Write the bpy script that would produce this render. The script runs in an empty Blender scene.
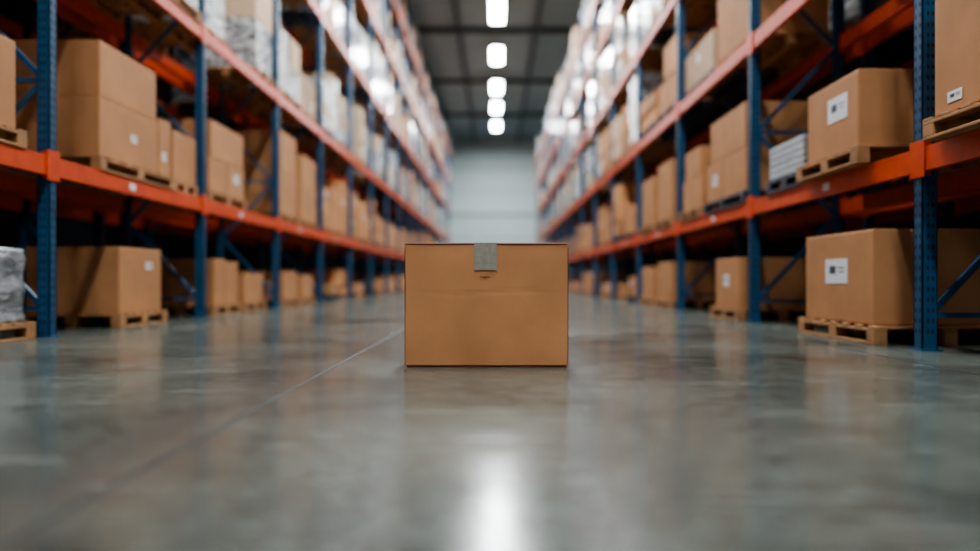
import bpy, bmesh, math, random
from mathutils import Vector, noise
random.seed(7)
S = bpy.context.scene
COL = S.collection
try:
    S.view_settings.view_transform='AgX'; S.view_settings.look='AgX - Medium High Contrast'; S.view_settings.exposure=-.08
except Exception as ex: print(ex)

# ------------------------------------------------------------ materials
def new_mat(name):
    m = bpy.data.materials.new(name); m.use_nodes = True
    nt = m.node_tree
    return m, nt, nt.nodes['Principled BSDF']
def lin(c):
    return tuple([((x/255)/12.92 if x/255 <= .04045 else ((x/255+.055)/1.055)**2.4) for x in c])+(1,)
def simple(name, rgb, rough=.5, metal=0, noise_amt=.12, nscale=8, bump=0):
    m, nt, b = new_mat(name)
    tc = nt.nodes.new('ShaderNodeTexCoord')
    nz = nt.nodes.new('ShaderNodeTexNoise'); nz.inputs['Scale'].default_value = nscale; nz.inputs['Detail'].default_value = 5
    nt.links.new(tc.outputs['Object'], nz.inputs['Vector'])
    mr = nt.nodes.new('ShaderNodeMapRange')
    mr.inputs['From Min'].default_value = .3; mr.inputs['From Max'].default_value = .7
    mr.inputs['To Min'].default_value = 1-noise_amt; mr.inputs['To Max'].default_value = 1+noise_amt
    nt.links.new(nz.outputs['Fac'], mr.inputs['Value'])
    mx = nt.nodes.new('ShaderNodeVectorMath'); mx.operation = 'SCALE'
    mx.inputs[0].default_value = lin(rgb)[:3]
    nt.links.new(mr.outputs[0], mx.inputs['Scale'])
    nt.links.new(mx.outputs[0], b.inputs['Base Color'])
    b.inputs['Roughness'].default_value = rough; b.inputs['Metallic'].default_value = metal
    if bump:
        bp = nt.nodes.new('ShaderNodeBump'); bp.inputs['Strength'].default_value = bump; bp.inputs['Distance'].default_value = .02
        nt.links.new(nz.outputs['Fac'], bp.inputs['Height']); nt.links.new(bp.outputs[0], b.inputs['Normal'])
    return m

def cardboard(name, rgb, vary=.25):
    m, nt, b = new_mat(name)
    N = nt.nodes.new; L = nt.links.new
    tc = N('ShaderNodeTexCoord'); geo = N('ShaderNodeNewGeometry')
    nz = N('ShaderNodeTexNoise'); nz.inputs['Scale'].default_value = 3; nz.inputs['Detail'].default_value = 6
    L(tc.outputs['Object'], nz.inputs['Vector'])
    mp = N('ShaderNodeMapping'); mp.inputs['Scale'].default_value = (90, 90, 600)
    L(tc.outputs['Object'], mp.inputs['Vector'])
    fz = N('ShaderNodeTexNoise'); fz.inputs['Scale'].default_value = 1; fz.inputs['Detail'].default_value = 3
    L(mp.outputs[0], fz.inputs['Vector'])
    a = N('ShaderNodeMapRange'); a.inputs['From Min'].default_value=.3; a.inputs['From Max'].default_value=.7
    a.inputs['To Min'].default_value=.88; a.inputs['To Max'].default_value=1.1; L(nz.outputs['Fac'], a.inputs['Value'])
    c = N('ShaderNodeMapRange'); c.inputs['To Min'].default_value=.93; c.inputs['To Max'].default_value=1.07; L(fz.outputs['Fac'], c.inputs['Value'])
    r = N('ShaderNodeMapRange'); r.inputs['To Min'].default_value=1-vary; r.inputs['To Max'].default_value=1+vary*.6
    L(geo.outputs['Random Per Island'], r.inputs['Value'])
    m1 = N('ShaderNodeMath'); m1.operation='MULTIPLY'; L(a.outputs[0], m1.inputs[0]); L(c.outputs[0], m1.inputs[1])
    m2 = N('ShaderNodeMath'); m2.operation='MULTIPLY'; L(m1.outputs[0], m2.inputs[0]); L(r.outputs[0], m2.inputs[1])
    v = N('ShaderNodeVectorMath'); v.operation='SCALE'; v.inputs[0].default_value = lin(rgb)[:3]; L(m2.outputs[0], v.inputs['Scale'])
    L(v.outputs[0], b.inputs['Base Color'])
    b.inputs['Roughness'].default_value = .7
    b.inputs['Specular IOR Level'].default_value = .3
    bp = N('ShaderNodeBump'); bp.inputs['Strength'].default_value=.12; bp.inputs['Distance'].default_value=.003
    L(fz.outputs['Fac'], bp.inputs['Height']); L(bp.outputs[0], b.inputs['Normal'])
    return m

M_CARD = cardboard('cardboard', (180,131,90), .28)
M_HERO = cardboard('cardboard_hero', (190,137,94), .0)
M_PALE = cardboard('cardboard_pale', (194,168,140), .28)
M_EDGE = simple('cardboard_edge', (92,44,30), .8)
M_TAPE = simple('packing_tape', (150,146,132), .35, nscale=40)
M_BTAPE = simple('brown_tape', (166,120,80), .3)
M_LABEL = simple('paper_label', (205,210,214), .5, noise_amt=.03)
M_INK = simple('label_ink', (60,66,76), .5)
M_WOOD = simple('pallet_wood', (152,112,74), .75, noise_amt=.25, nscale=6)
M_DPAL = simple('pallet_plastic_dark', (40,52,66), .5)
M_BLUE = simple('rack_blue_paint', (30,76,108), .32, noise_amt=.2)
M_ORNG = simple('rack_orange_paint', (190,70,32), .4, noise_amt=.15)
M_DARK = simple('slot_dark', (14,20,30), .8)
M_STEEL = simple('galvanised_steel', (120,128,132), .45, .6)
M_GREY = simple('grey_carton', (158,165,170), .55)

def wrap_mat(name, lo, hi, bump):
    m, nt, b = new_mat(name)
    N = nt.nodes.new; L = nt.links.new
    tc = N('ShaderNodeTexCoord')
    mp = N('ShaderNodeMapping'); mp.inputs['Scale'].default_value=(2.5,2.5,5); L(tc.outputs['Object'], mp.inputs['Vector'])
    nz = N('ShaderNodeTexNoise'); nz.inputs['Scale'].default_value=2; nz.inputs['Detail'].default_value=6; nz.inputs['Distortion'].default_value=1.2
    L(mp.outputs[0], nz.inputs['Vector'])
    cr = N('ShaderNodeValToRGB'); cr.color_ramp.elements[0].position=.36; cr.color_ramp.elements[0].color=lin(lo)
    cr.color_ramp.elements[1].position=.66; cr.color_ramp.elements[1].color=lin(hi)
    L(nz.outputs['Fac'], cr.inputs[0]); L(cr.outputs[0], b.inputs['Base Color'])
    b.inputs['Roughness'].default_value=.25
    b.inputs['Coat Weight'].default_value=.8; b.inputs['Coat Roughness'].default_value=.15
    bp = N('ShaderNodeBump'); bp.inputs['Strength'].default_value=bump; bp.inputs['Distance'].default_value=.12
    L(nz.outputs['Fac'], bp.inputs['Height']); L(bp.outputs[0], b.inputs['Normal']); 
    return m
M_WRAP = wrap_mat('stretch_wrap',(90,90,90),(220,224,226),.9)
M_WRAP2 = wrap_mat('stretch_wrap_fine',(110,116,120),(160,166,170),.25)

def floor_mat():
    m, nt, b = new_mat('polished_concrete')
    N = nt.nodes.new; L = nt.links.new
    tc = N('ShaderNodeTexCoord')
    n1 = N('ShaderNodeTexNoise'); n1.inputs['Scale'].default_value=.9; n1.inputs['Detail'].default_value=8; n1.inputs['Roughness'].default_value=.6
    n2 = N('ShaderNodeTexNoise'); n2.inputs['Scale'].default_value=14; n2.inputs['Detail'].default_value=6
    n3 = N('ShaderNodeTexNoise'); n3.inputs['Scale'].default_value=120; n3.inputs['Detail'].default_value=3
    for n in (n1,n2,n3): L(tc.outputs['Object'], n.inputs['Vector'])
    cr = N('ShaderNodeValToRGB'); cr.color_ramp.elements[0].position=.32; cr.color_ramp.elements[0].color=lin((58,65,62))
    cr.color_ramp.elements[1].position=.7; cr.color_ramp.elements[1].color=lin((90,97,91))
    L(n1.outputs['Fac'], cr.inputs[0])
    ad = N('ShaderNodeMath'); ad.operation='ADD'; L(n2.outputs['Fac'], ad.inputs[0]); L(n3.outputs['Fac'], ad.inputs[1])
    mr = N('ShaderNodeMapRange'); mr.inputs['From Min'].default_value=.7; mr.inputs['From Max'].default_value=1.3
    mr.inputs['To Min'].default_value=.66; mr.inputs['To Max'].default_value=1.32; L(ad.outputs[0], mr.inputs['Value'])
    v = N('ShaderNodeVectorMath'); v.operation='SCALE'; L(cr.outputs[0], v.inputs[0]); L(mr.outputs[0], v.inputs['Scale'])
    def scratch(rot, sx, sy, scale, p0, p1, col, src, k):
        mp = N('ShaderNodeMapping'); mp.inputs['Rotation'].default_value=(0,0,rot); mp.inputs['Scale'].default_value=(sx,sy,1)
        L(tc.outputs['Object'], mp.inputs['Vector'])
        n4 = N('ShaderNodeTexNoise'); n4.inputs['Scale'].default_value=scale; n4.inputs['Detail'].default_value=4; n4.inputs['Distortion'].default_value=.6
        L(mp.outputs[0], n4.inputs['Vector'])
        sc = N('ShaderNodeValToRGB'); sc.color_ramp.elements[0].position=p0; sc.color_ramp.elements[0].color=(0,0,0,1)
        sc.color_ramp.elements[1].position=p1; sc.color_ramp.elements[1].color=(k,k,k,1)
        L(n4.outputs['Fac'], sc.inputs[0])
        mix = N('ShaderNodeMix'); mix.data_type='RGBA'; L(sc.outputs[0], mix.inputs['Factor']); L(src, mix.inputs['A']); mix.inputs['B'].default_value=lin(col)
        return mix.outputs['Result']
    o = scratch(.5,1.2,9,2.2,.63,.72,(140,144,138),v.outputs[0],.4)
    o = scratch(-.25,.8,14,1.6,.64,.70,(140,145,140),o,.4)
    o = scratch(1.2,3,3,.9,.60,.72,(42,46,43),o,.5)
    L(o, b.inputs['Base Color'])
    rr = N('ShaderNodeMapRange'); rr.inputs['From Min'].default_value=.3; rr.inputs['From Max'].default_value=.7
    rr.inputs['To Min'].default_value=.14; rr.inputs['To Max'].default_value=.25; L(n1.outputs['Fac'], rr.inputs['Value'])
    L(rr.outputs[0], b.inputs['Roughness'])
    b.inputs['Specular IOR Level'].default_value=.45
    bp = N('ShaderNodeBump'); bp.inputs['Strength'].default_value=.06; bp.inputs['Distance'].default_value=.01
    L(n2.outputs['Fac'], bp.inputs['Height']); L(bp.outputs[0], b.inputs['Normal'])
    return m
M_FLOOR = floor_mat()
M_JOINT = simple('floor_joint_sealant', (26,28,26), .6)
M_WALLB = simple('wall_panel_pale', (178,192,192), .6, noise_amt=.03, nscale=.5)
M_WALLS = simple('wall_panel_slate', (62,72,80), .7, noise_amt=.08, nscale=.5)
M_CEIL = simple('roof_deck', (142,158,164), .7, noise_amt=.06, nscale=.6)
M_ROOFB = simple('roof_steel', (40,50,56), .6)
M_TRIM = simple('wall_trim', (104,118,122), .5)
def emis(name, strength):
    m, nt, b = new_mat(name)
    b.inputs['Base Color'].default_value=(.9,.95,1,1)
    b.inputs['Emission Color'].default_value=(.93,.97,1,1); b.inputs['Emission Strength'].default_value=strength
    return m
M_EMIT = emis('led_diffuser', 60)

# ------------------------------------------------------------ mesh builder
class MB:
    def __init__(s): s.v=[]; s.f=[]; s.mi=[]; s.mats=[]
    def m(s, mat):
        if mat not in s.mats: s.mats.append(mat)
        return s.mats.index(mat)
    def box(s, x0,x1,y0,y1,z0,z1, mat):
        if x0>x1: x0,x1=x1,x0
        n=len(s.v)
        s.v += [(x0,y0,z0),(x1,y0,z0),(x1,y1,z0),(x0,y1,z0),(x0,y0,z1),(x1,y0,z1),(x1,y1,z1),(x0,y1,z1)]
        s.f += [(n,n+3,n+2,n+1),(n+4,n+5,n+6,n+7),(n,n+1,n+5,n+4),(n+1,n+2,n+6,n+5),(n+2,n+3,n+7,n+6),(n+3,n,n+4,n+7)]
        s.mi += [s.m(mat)]*6
    def bar(s, p, q, w, h, mat):
        p=Vector(p); q=Vector(q); d=(q-p).normalized()
        up=Vector((0,1,0)) if abs(d.y)<.9 else Vector((0,0,1))
        a=d.cross(up).normalized()*w/2; b=up*h/2
        n=len(s.v)
        for c in (p,q):
            for (i,j) in ((-1,-1),(1,-1),(1,1),(-1,1)): s.v.append(tuple(c+a*i+b*j))
        s.f += [(n,n+1,n+2,n+3),(n+7,n+6,n+5,n+4),(n,n+4,n+5,n+1),(n+1,n+5,n+6,n+2),(n+2,n+6,n+7,n+3),(n+3,n+7,n+4,n)]
        s.mi += [s.m(mat)]*6
    def obj(s, name, bevel=0, parent=None):
        me=bpy.data.meshes.new(name); 
        o=bpy.data.objects.new(name, me); COL.objects.link(o)
        xs=[v[0] for v in s.v]; ys=[v[1] for v in s.v]; zs=[v[2] for v in s.v]
        c=((min(xs)+max(xs))/2,(min(ys)+max(ys))/2,min(zs))
        me.from_pydata([(v[0]-c[0],v[1]-c[1],v[2]-c[2]) for v in s.v],[],s.f)
        o.location=c
        for mt in s.mats: me.materials.append(mt)
        me.polygons.foreach_set('material_index', s.mi)
        bm=bmesh.new(); bm.from_mesh(me); bmesh.ops.recalc_face_normals(bm, faces=bm.faces); bm.to_mesh(me); bm.free()
        if bevel:
            md=o.modifiers.new('bevel','BEVEL'); md.width=bevel; md.segments=2; md.limit_method='ANGLE'
        if parent: o.parent=parent
        return o

# ------------------------------------------------------------ room
Y0,Y1=-14.0,66.0; XL,XR=-9.0,8.2; ZC=13.9
b=MB(); b.box(XL,XR,Y0,Y1,-.2,0,M_FLOOR)
for x in (-.93,2.55,-6.9,6.1): b.box(x-.01,x+.01,Y0,Y1,-.001,.0008,M_JOINT)
for y in (9.6,19.2,28.8,38.4,48,57.6): b.box(XL,XR,y-.006,y+.006,-.001,.0006,M_JOINT)
fl=b.obj('floor')
b=MB(); b.box(XL,XR,Y1,Y1+.2,0,ZC,M_WALLB)
b.obj('wall_back')
b=MB()
for z in (6.6,): b.box(XL+.05,XR-.05,Y1-.06,Y1,z-.11,z+.11,M_TRIM)
for z in (2.2,4.4,8.8,11.0): b.box(XL+.05,XR-.05,Y1-.03,Y1,z-.03,z+.03,M_TRIM)
b.obj('trim_1')
for nm,x0,x1,sx in (('wall_left',XL-.2,XL,XL),('wall_right',XR,XR+.2,XR)):
    b=MB(); b.box(x0,x1,Y0,Y1+.2,0,ZC,M_WALLS)
    y=Y0
    while y<Y1-1:
        w=.04 if sx<0 else -.04
        b.box(sx,sx+w,y,y+.3,0,ZC,M_WALLS); y+=.9
    b.obj(nm)
b=MB(); b.box(XL-.2,XR+.2,Y0,Y1+.2,ZC,ZC+.2,M_CEIL)
x=XL+.3
while x<XR-.2:
    b.box(x,x+.12,Y0,Y1,ZC-.08,ZC,M_CEIL); x+=.5
b.obj('ceiling')
b=MB()
y=-10.4
while y<Y1-.5:   # transverse I-beams
    b.box(XL,XR,y-.1,y+.1,ZC-.3,ZC-.27,M_ROOFB); b.box(XL,XR,y-.02,y+.02,ZC-.28,ZC-.1,M_ROOFB); b.box(XL,XR,y-.1,y+.1,ZC-.13,ZC-.08,M_ROOFB)
    y+=9.5
for x in (-6.6,-4.2,-1.9,2.15,4.4,6.4):
    b.box(x-.09,x+.09,Y0,Y1,ZC-.5,ZC-.3,M_ROOFB)
b.obj('roof_beams')

# ------------------------------------------------------------ ceiling lights
LX=.1
for y in (-10,-4,2,8,14,20,26.3,32.7,39.1,45.6,50.9,57.0):
    e=bpy.data.objects.new('ceiling_light',None); COL.objects.link(e); e.location=(LX,y,13.0)
    b=MB(); L_=1.35; W_=.33
    b.box(-W_,W_,-L_,L_,.03,.12,M_STEEL)
    b.box(-W_,-W_+.03,-L_,L_,0,.03,M_STEEL); b.box(W_-.03,W_,-L_,L_,0,.03,M_STEEL)
    for yy in (-1,1): b.box(-.01,.01,yy-.01,yy+.01,.12,.9,M_STEEL)
    o=b.obj('housing'); o.parent=e; 
    b=MB(); b.box(-W_+.03,W_-.03,-L_+.02,L_-.02,.005,.03,M_EMIT); o=b.obj('diffuser'); o.parent=e
    ld=bpy.data.lights.new('lamp','AREA'); ld.shape='RECTANGLE'; ld.size=.6; ld.size_y=2.6
    ld.energy=550 if y<3 else (1100 if y<15 else (850 if y<56 else 1700)); ld.color=(.94,.98,1)
    lo=bpy.data.objects.new('lamp',ld); COL.objects.link(lo); lo.parent=e; lo.location=(0,0,-.01)

# ------------------------------------------------------------ pallets & boxes
def pallet_into(b,x0,x1,y0,y1,z,mat=None,detail=True):
    mat=mat or M_WOOD
    H=.145
    if x0>x1: x0,x1=x1,x0
    nb=7 if detail else 3
    w=(y1-y0)
    if detail:
        step=(w-.1)/(nb-1)
        for i in range(nb): b.box(x0,x1,y0+i*step,y0+i*step+.1,z+H-.022,z+H,mat)
    else: b.box(x0,x1,y0,y1,z+H-.022,z+H,mat)
    for xx in (x0,(x0+x1)/2-.05,x1-.1):
        if detail: b.box(xx,xx+.1,y0,y1,z+H-.044,z+H-.022,mat)
        for yy in (y0,(y0+y1)/2-.06,y1-.12): b.box(xx,xx+.1,yy,yy+.12,z+.022,z+H-.044 if detail else z+H-.022,mat)
        b.box(xx,xx+.1,y0,y1,z,z+.022,mat)
    return z+H
def near_pallet(x0,x1,y0,y1,z,mat=None):
    b=MB(); t=pallet_into(b,x0,x1,y0,y1,z,mat); b.obj('wooden_pallet' if mat is None else 'plastic_pallet', .004); return t+.0005
def near_box(x0,x1,y0,y1,z0,z1,side,label=None,mat=None,name='cardboard_box',tape=True):
    """side: +1 -> aisle face at x0 (right rack), -1 -> aisle face at x1 (left rack)"""
    mat=mat or M_CARD
    if x0>x1:x0,x1=x1,x0
    e=bpy.data.objects.new(name,None); COL.objects.link(e); e.location=((x0+x1)/2,(y0+y1)/2,z0)
    cx,cy=(x0+x1)/2,(y0+y1)/2
    def rel(bb,nm,bev=0):
        o=bb.obj(nm,bev); o.parent=e; o.location=Vector(o.location)-Vector(e.location); return o
    b=MB(); b.box(x0,x1,y0,y1,z0,z1-.006,mat)
    rel(b,'carton_body',.012)
    b=MB()
    b.box(x0+.003,cx-.002,y0+.003,y1-.003,z1-.006,z1,mat); b.box(cx+.002,x1-.003,y0+.003,y1-.003,z1-.006,z1,mat)
    rel(b,'top_flaps')
    if tape:
        b=MB(); b.box(cx-.03,cx+.03,y0-.001,y1+.001,z1,z1+.0015,M_BTAPE)
        b.box(cx-.03,cx+.03,y0-.0015,y0,z1-.12,z1+.0015,M_BTAPE); b.box(cx-.03,cx+.03,y1,y1+.0015,z1-.12,z1+.0015,M_BTAPE)
        rel(b,'tape')
    if label:
        (ya,yb,za,zb)=label
        b=MB()
        xf = x0 if side>0 else x1
        d = -1 if side>0 else 1
        b.box(xf,xf+d*.003,ya,yb,za,zb,M_LABEL)
        h=zb-za; w=yb-ya
        b.box(xf+d*.003,xf+d*.004,ya+w*.52,ya+w*.8,za+h*.4,za+h*.72,M_INK)
        for k in range(2): b.box(xf+d*.003,xf+d*.004,ya+w*.14,ya+w*(.42-.06*k),za+h*(.62-.16*k),za+h*(.66-.16*k),M_INK)
        rel(b,'label')
    return e
def wrapped(x0,x1,y0,y1,z0,z1,name='wrapped_pallet_goods'):
    bm=bmesh.new()
    if x0>x1:x0,x1=x1,x0
    bmesh.ops.create_cube(bm,size=1)
    bmesh.ops.subdivide_edges(bm,edges=bm.edges,cuts=19,use_grid_fill=True)
    for v in bm.verts:
        p=Vector(((x1-x0)*v.co.x,(y1-y0)*v.co.y,(z1-z0)*(v.co.z+.5)))
        q=Vector((p.x*3,p.y*3,p.z*9))
        n=noise.noise_vector(q+Vector((x0,y0,z0)))*.016
        k=1-.035*abs(math.sin(p.z*12))
        if v.co.z<-.49: n.z=0
        n.z=max(n.z,-.01) if v.co.z>-.49 else 0
        v.co=Vector((p.x*k*.96,p.y*k*.96,p.z))+n*.8
    me=bpy.data.meshes.new(name); bm.to_mesh(me); bm.free(); me.materials.append(M_WRAP2)
    for p in me.polygons: p.use_smooth=True
    o=bpy.data.objects.new(name,me); COL.objects.link(o); o.location=((x0+x1)/2,(y0+y1)/2,z0)
    zmin=min(v.co.z for v in me.vertices); o.location.z=z0-zmin+.001
    return o

# ------------------------------------------------------------ racks
RD=1.1  # rack depth
def build_rack(side, xf, ys, levels, top, near_rng, back_levels=True, name='pallet_rack'):
    """side -1 left: rack from xf going to xf-RD. """
    e=bpy.data.objects.new(name,None); COL.objects.link(e); e.location=(xf,ys[0],0)
    b=MB()   # blue frames
    d=side
    def post(x,y,front):
        x1=x+d*.11 if front else x-d*.11
        s=1 if front else -1
        b.box(x,x+d*s*.008,y-.05,y+.05,.01,top,M_BLUE)
        b.box(x,x1,y-.05,y-.042,.01,top,M_BLUE)
        b.box(x,x1,y+.042,y+.05,.01,top,M_BLUE)
        b.box(x1-d*s*.006,x1,y-.05,y-.02,.01,top,M_BLUE); b.box(x1-d*s*.006,x1,y+.02,y+.05,.01,top,M_BLUE)
        b.box(x-d*s*.02,x1+d*s*.02,y-.08,y+.08,0,.012,M_BLUE)
        if near_rng[0]<y<near_rng[1]:
            z=.12
            while z<5:
                for q in (-.025,.025):
                    b.box(x-d*s*.001,x,y+q-.007,y+q+.007,z,z+.03,M_DARK)
                b.box(x+d*s*.035,x+d*s*.05,y-.051,y-.05,z,z+.03,M_DARK)
                b.box(x+d*s*.07,x+d*s*.085,y-.051,y-.05,z,z+.03,M_DARK)
                z+=.075
    for y in ys:
        post(xf,y,True); post(xf+d*RD,y,False)
        z=.25; flip=False
        xa,xb=xf+d*.08,xf+d*(RD-.08)
        while z<top-1.0:
            b.bar((xa,y,z),(xb,y,z),.04,.03,M_BLUE) if not flip else None
            b.bar((xa if not flip else xb,y,z),(xb if not flip else xa,y,z+1.0),.045,.03,M_BLUE)
            z+=1.0; flip=not flip
    o=b.obj('upright_frames'); o.parent=e; o.location=Vector(o.location)-Vector(e.location)
    b=MB()
    for z in levels:  # z=beam top
        for i in range(len(ys)-1):
            ya,yb=ys[i]+.05,ys[i+1]-.05
            for xx in (xf,xf+d*(RD-.05)):
                b.box(xx,xx+d*.05,ya,yb,z-.17,z,M_ORNG)
                b.box(xx-d*.0,xx+d*.06,ya,yb,z-.03,z-.028,M_DARK)
        for y in ys:
            for xx,s in ((xf,1),(xf+d*RD,-1)):
                b.box(xx-d*s*.008,xx,y-.085,y+.085,z-.21,z+.05,M_ORNG)
                b.box(xx-d*s*.002,xx+d*s*.06,y-.058,y-.05,z-.2,z+.04,M_ORNG)
                b.box(xx-d*s*.002,xx+d*s*.06,y+.05,y+.058,z-.2,z+.04,M_ORNG)
        for i in range(len(ys)-1):
            if z<2: 
                for q in (.42,):
                    yy=ys[i]+(ys[i+1]-ys[i])*q
                    b.box(xf-d*.003,xf,yy-.06,yy+.06,z-.125,z-.055,M_LABEL)
    o=b.obj('load_beams',0); o.parent=e; o.location=Vector(o.location)-Vector(e.location)
    return e

def load_into(b, side, xf, y0, y1, z, hmax, wprob, detail=False):
    """random pallet load merged in b"""
    d=side
    xa=xf+d*random.uniform(-.03,.1); xb=xf+d*(RD+.0)
    t=pallet_into(b,xa,xb,y0,y1,z,random.choice([M_WOOD,M_WOOD,M_WOOD,M_DPAL]),detail)
    r=random.random()
    if r<wprob:
        h=random.uniform(.6,1)*hmax-.15
        nl=random.choice([2,3,4]); lz=h/nl
        for k in range(nl):
            ny=random.choice([1,2,2])
            for i in range(ny):
                wy=(y1-y0-.06)/ny; j=random.uniform(0,.03)
                b.box(xa+d*(.03+j),xb-d*.03,y0+.03+i*wy+j*.5,y0+.03+(i+1)*wy-j*.5-.004,t+k*lz,t+(k+1)*lz-.008,random.choice([M_WRAP,M_WRAP,M_WRAP,M_PALE]))
        if random.random()<.3: b.box(xa+d*.1,xb-d*.1,y0+.1,y1-.1,t+h-.006,t+h+.03,M_PALE)
    else:
        mat=random.choice([M_CARD,M_CARD,M_PALE]) if z>3 else M_CARD
        h=random.uniform(.4,.95)*hmax-.15
        nl=1 if h<.6 else random.choice([1,2,2,3]); lz=h/nl
        for k in range(nl):
            ny=random.choice([1,1,2,2,3]); top=(k==nl-1)
            for i in range(ny):
                if top and nl>1 and ny>1 and random.random()<.2: continue
                wy=(y1-y0-.04)/ny; j=random.uniform(0,.03)
                b.box(xa+d*(.02+j),xb-d*.05,y0+.02+i*wy+.004,y0+.02+(i+1)*wy-.004,t+k*lz,t+(k+1)*lz-.004-(random.uniform(0,.08) if top else 0),mat)
                if random.random()<.3:
                    xx=xa+d*(.02+j); yc=y0+.02+(i+.5)*wy; zc=t+(k+.6)*lz
                    b.box(xx-d*.002,xx,yc-.08,yc+.08,zc-.07,zc+.05,M_LABEL)

def fill(b, side, xf, ys, levels, first_skip, wp, floor_level=True, dens=1.0):
    lv=([0] if floor_level else [])+list(levels)
    for i in range(len(ys)-1):
        for li,z in enumerate(lv):
            if (i,li) in first_skip: continue
            nxt=lv[li+1]-.2 if li+1<len(lv) else z+1.75
            hmax=min(nxt-z-.12,1.9)
            if li==0: hmax=min(hmax,.95)
            ya,yb=ys[i]+.1,ys[i+1]-.1
            n=random.choice([2,3,3]) if li else random.choice([2,3])
            w=(yb-ya)/n
            for k in range(n):
                if random.random()>(.9*dens if li else .8*dens): continue
                g=random.uniform(.02,.12)
                load_into(b,side,xf,ya+k*w+g,ya+(k+1)*w-.02,z,hmax,wp[min(li,len(wp)-1)],detail=(i<6 and li<3))

XLF=-3.87; XRF=3.02
ysL=[6.13+3.2*k for k in range(-4,18)]
ysR=[5.0+3.3*k for k in range(-4,15)]
levL=[1.58,3.86,6.5,9.0,11.3]
levR=[1.44,3.38,5.35,7.3,9.0]
build_rack(-1,XLF,ysL,levL,12.6,(2,17))
build_rack(1,XRF,ysR,levR,10.0,(1,13))
build_rack(-1,XLF-RD-.25,ysL,levL,12.6,(99,99))
build_rack(1,XRF+RD+.25,ysR,levR,10.0,(99,99))
skip={(i,l) for i in (3,4,5) for l in (0,1)} | {(6,0),(6,1)}
b=MB(); fill(b,-1,XLF,ysL,levL,skip,[.1,.12,.6,.7,.75,.7]); b.obj('stacked_pallet_goods')
b=MB(); fill(b,1,XRF,ysR,levR,skip,[.1,.12,.5,.65,.75,.7]); b.obj('stacked_pallet_goods')
b=MB(); fill(b,-1,XLF-RD-.25,ysL,levL[:3],set(),[.2,.3,.5],dens=.75); b.obj('stacked_pallet_goods')
b=MB(); fill(b,1,XRF+RD+.25,ysR,levR[:3],set(),[.2,.3,.5],dens=.75); b.obj('stacked_pallet_goods')

# ---------- explicit near loads, LEFT
xl=-3.9; xb=-4.93
t=near_pallet(xl,xb,4.95,5.95,0); wrapped(xl-.02,xb+.03,5.0,5.9,t,.76)
t=near_pallet(xl+.02,xb,7.25,8.3,0); near_box(xl-.02,xb+.03,7.3,8.22,t,.85,-1,label=(7.85,8.0,.62,.7))
t=near_pallet(xl,xb,9.75,10.75,0); near_box(xl-.03,xb+.03,9.8,10.2,t,.8,-1); near_box(xl-.03,xb+.03,10.22,10.7,t,.77,-1)
t=near_pallet(xl,xb,10.95,11.95,0); near_box(xl-.03,xb+.03,11.0,11.85,t,.6,-1)
t=near_pallet(xl,xb,12.9,13.95,0); near_box(xl-.03,xb+.03,13.0,13.9,t,.66,-1)
t=near_pallet(xl,xb,14.2,15.2,0); near_box(xl-.03,xb+.03,14.3,15.1,t,.6,-1)
zb=1.581
t=near_pallet(xl+.04,xb,4.8,5.78,zb); near_box(xl,xb+.03,4.9,5.7,t,2.44,-1)
t=near_pallet(xl+.04,xb,6.85,8.45,zb)
near_box(xl,xb+.03,6.9,8.1,t,2.32,-1,label=(7.5,7.62,1.98,2.06)); near_box(xl-.01,xb+.03,6.92,8.08,2.322,2.88,-1)
near_box(xl,xb+.2,8.12,8.42,t,2.38,-1,label=(8.2,8.3,1.9,2.0))
t=near_pallet(xl,xb,8.5,9.2,zb); near_box(xl-.02,xb+.03,8.52,9.18,t,2.33,-1)
t=near_pallet(xl,xb,9.55,11.0,zb)
near_box(xl-.02,xb+.03,9.6,10.25,t,2.2,-1); near_box(xl-.02,xb+.03,10.27,10.95,t,2.2,-1,label=(10.5,10.7,1.95,2.08)); near_box(xl-.02,xb+.05,9.65,10.9,2.202,2.72,-1)
t=near_pallet(xl,xb,12.7,13.9,zb)
near_box(xl-.02,xb+.03,12.75,13.85,t,2.5,-1); near_box(xl-.02,xb+.05,12.8,13.8,2.502,3.25,-1)
t=near_pallet(xl,xb,14.1,15.4,zb)
near_box(xl-.02,xb+.03,14.15,14.75,t,2.45,-1); near_box(xl-.02,xb+.03,14.77,15.35,t,2.45,-1); near_box(xl-.02,xb+.05,14.2,15.3,2.452,3.05,-1)
# ---------- RIGHT
xr=2.95; xb=4.08
t=near_pallet(xr-.05,xb,5.35,6.7,0); near_box(xr-.02,xb-.03,5.42,6.6,t,.9,1,label=(5.82,6.2,.47,.68))
t=near_pallet(xr,xb,8.5,9.6,0); near_box(xr+.03,xb-.03,8.55,9.45,t,.78,1,label=(8.92,9.12,.42,.57))
t=near_pallet(xr+.05,xb,12.1,13.2,0); near_box(xr+.1,xb-.03,12.15,13.1,t,.82,1)
t=near_pallet(xr+.05,xb,13.5,14.6,0); near_box(xr+.1,xb-.03,13.55,14.5,t,.76,1)
zb=1.441
t=near_pallet(xr-.05,xb,3.5,4.75,zb); near_box(xr,xb-.03,3.55,4.7,t,2.5,1,label=(4.42,4.56,1.65,1.72))
t=near_pallet(xr-.05,xb,5.6,6.75,zb); near_box(xr+.0,xb-.03,5.68,6.6,t,2.22,1,label=(5.86,6.2,1.87,2.08))
t=near_pallet(xr+.05,xb,6.8,7.75,zb,M_DPAL)
b=MB()
for k in range(5): b.box(xr+.07,xb-.05,6.85,7.7,t+k*.07,t+k*.07+.064,M_GREY)
b.obj('grey_carton_stack',.008)
t=near_pallet(xr+.05,xb,8.45,10.1,zb,M_DPAL)
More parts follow.
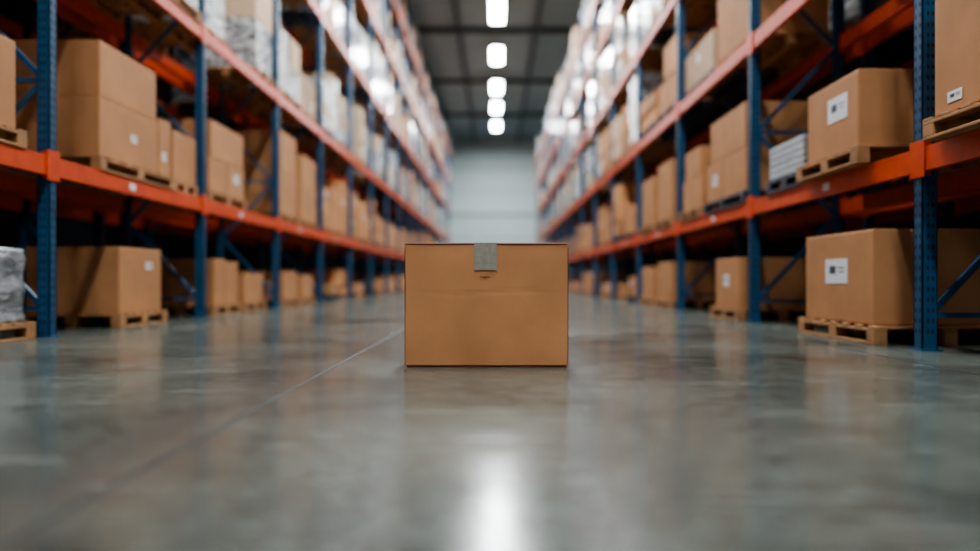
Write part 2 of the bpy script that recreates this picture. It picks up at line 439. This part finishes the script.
near_box(xr+.1,xb-.03,8.5,9.35,t,2.12,1); near_box(xr+.1,xb-.03,9.37,10.05,t,2.12,1,label=(9.6,9.8,1.8,1.95)); near_box(xr+.1,xb-.03,8.52,9.9,2.122,2.68,1)
t=near_pallet(xr+.05,xb,10.3,11.4,zb)
near_box(xr+.1,xb-.03,10.35,11.35,t,2.05,1); near_box(xr+.1,xb-.03,10.4,11.2,2.052,2.5,1)
t=near_pallet(xr+.05,xb,12.0,13.2,zb); near_box(xr+.1,xb-.03,12.1,13.1,t,2.6,1)
t=near_pallet(xr+.05,xb,13.4,14.6,zb); near_box(xr+.1,xb-.03,13.5,14.5,t,2.5,1)

# ------------------------------------------------------------ hero box
hx0,hx1,hy0,hy1,hz=-.517,.419,4.02,4.72,.712
e=bpy.data.objects.new('shipping_box',None); COL.objects.link(e); e.location=((hx0+hx1)/2,(hy0+hy1)/2,0)
bm=bmesh.new(); bmesh.ops.create_cube(bm,size=1)
bmesh.ops.subdivide_edges(bm,edges=bm.edges,cuts=39,use_grid_fill=True)
W,D,H=hx1-hx0,hy1-hy0,hz-.010
for v in bm.verts:
    c=v.co.copy()
    p=Vector((c.x*W,c.y*D,(c.z+.5)*H))
    bul=.004*(1-4*c.x*c.x)*(1-4*c.z*c.z)
    cre=.0016*math.exp(-((p.z-.42-.01*math.sin(p.x*9))/.012)**2)*(1-4*c.x*c.x)
    if abs(c.y)>.499: p.y+=math.copysign(bul,c.y)+ noise.noise(p*5)*.0035+(cre if c.y<0 else 0)
    if abs(c.x)>.499: p.x+=noise.noise(p*5)*.003
    if abs(c.x)>.46 and abs(c.z)>.46: p.x-=math.copysign(.003,c.x)
    v.co=p
me=bpy.data.meshes.new('carton_body'); bm.to_mesh(me); bm.free(); me.materials.append(M_HERO)
o=bpy.data.objects.new('carton_body',me); COL.objects.link(o); o.parent=e; o.location=(0,0,.008)
md=o.modifiers.new('bevel','BEVEL'); md.width=.005; md.segments=2; md.limit_method='ANGLE'; md.angle_limit=math.radians(50)
def part(b,nm,bev=0):
    o=b.obj(nm,bev); o.parent=e; o.location=Vector(o.location)-Vector(e.location)
cx=-.054
b=MB()
b.box(hx0-.002,cx-.0015,hy0-.003,hy1+.003,hz-.005,hz+.001,M_HERO)
b.box(cx+.0015,hx1+.002,hy0-.003,hy1+.003,hz-.005,hz+.001,M_HERO)
part(b,'top_flaps',.0015)
b=MB()
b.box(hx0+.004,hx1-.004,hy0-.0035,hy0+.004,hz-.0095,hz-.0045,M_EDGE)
b.box(hx0+.012,hx1-.012,hy0+.006,hy1-.006,0,.009,M_EDGE)  # bottom panel inset and coloured dark to deepen the contact shadow
b.box(hx0-.001,hx0+.012,hy0-.003,hy0+.003,hz-.03,hz-.004,M_HERO)
b.box(hx1-.012,hx1+.001,hy0-.003,hy0+.003,hz-.03,hz-.004,M_HERO)
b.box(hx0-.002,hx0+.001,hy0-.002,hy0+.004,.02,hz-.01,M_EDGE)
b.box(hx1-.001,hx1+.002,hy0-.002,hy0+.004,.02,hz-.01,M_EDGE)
part(b,'corrugated_edges_shadow_gap')
b=MB(); b.box(-.12,.011,hy0-.004,hy1+.004,hz+.001,hz+.0022,M_TAPE)
part(b,'tape_top')
n=14
low=[(.011-.131*i/n, -.155+random.uniform(-.003,.003)) for i in range(n+1)]
bm=bmesh.new(); ring=[(-.12,.002),(.011,.002)]+low
fr=[bm.verts.new((x,0,z)) for x,z in ring]; f=bm.faces.new(fr)
ex=bmesh.ops.extrude_face_region(bm,geom=[f]); 
for v in ex['geom']:
    if isinstance(v,bmesh.types.BMVert): v.co.y+=.0012
bmesh.ops.recalc_face_normals(bm,faces=bm.faces)
me=bpy.data.meshes.new('tape_front'); bm.to_mesh(me); bm.free(); me.materials.append(M_TAPE)
o=bpy.data.objects.new('tape_front',me); COL.objects.link(o); o.parent=e
o.location=Vector((0,hy0-.0095,hz+.0))-Vector(e.location)
b=MB(); b.box(-.085,-.03,hy0-.0065,hy0-.004,.517,.520,M_EDGE)
b.box(-.06,-.056,hy0-.0065,hy0-.004,.505,.519,M_EDGE)
part(b,'crease_marks')

# ------------------------------------------------------------ world
w=bpy.data.worlds.new('World'); S.world=w; w.use_nodes=True
bg=w.node_tree.nodes['Background']; bg.inputs[0].default_value=(.74,.9,1,1); bg.inputs[1].default_value=.68

# ------------------------------------------------------------ camera
cd=bpy.data.cameras.new('camera'); cam=bpy.data.objects.new('camera',cd); COL.objects.link(cam)
cam.location=(0,0,.5); cam.rotation_euler=(math.radians(90),0,0)
cd.sensor_width=36; cd.lens=36*700/980
cd.shift_x=-5/980; cd.shift_y=4.5/980
cd.clip_end=200
cd.dof.use_dof=True; cd.dof.focus_distance=4.02; cd.dof.aperture_fstop=.4
S.camera=cam
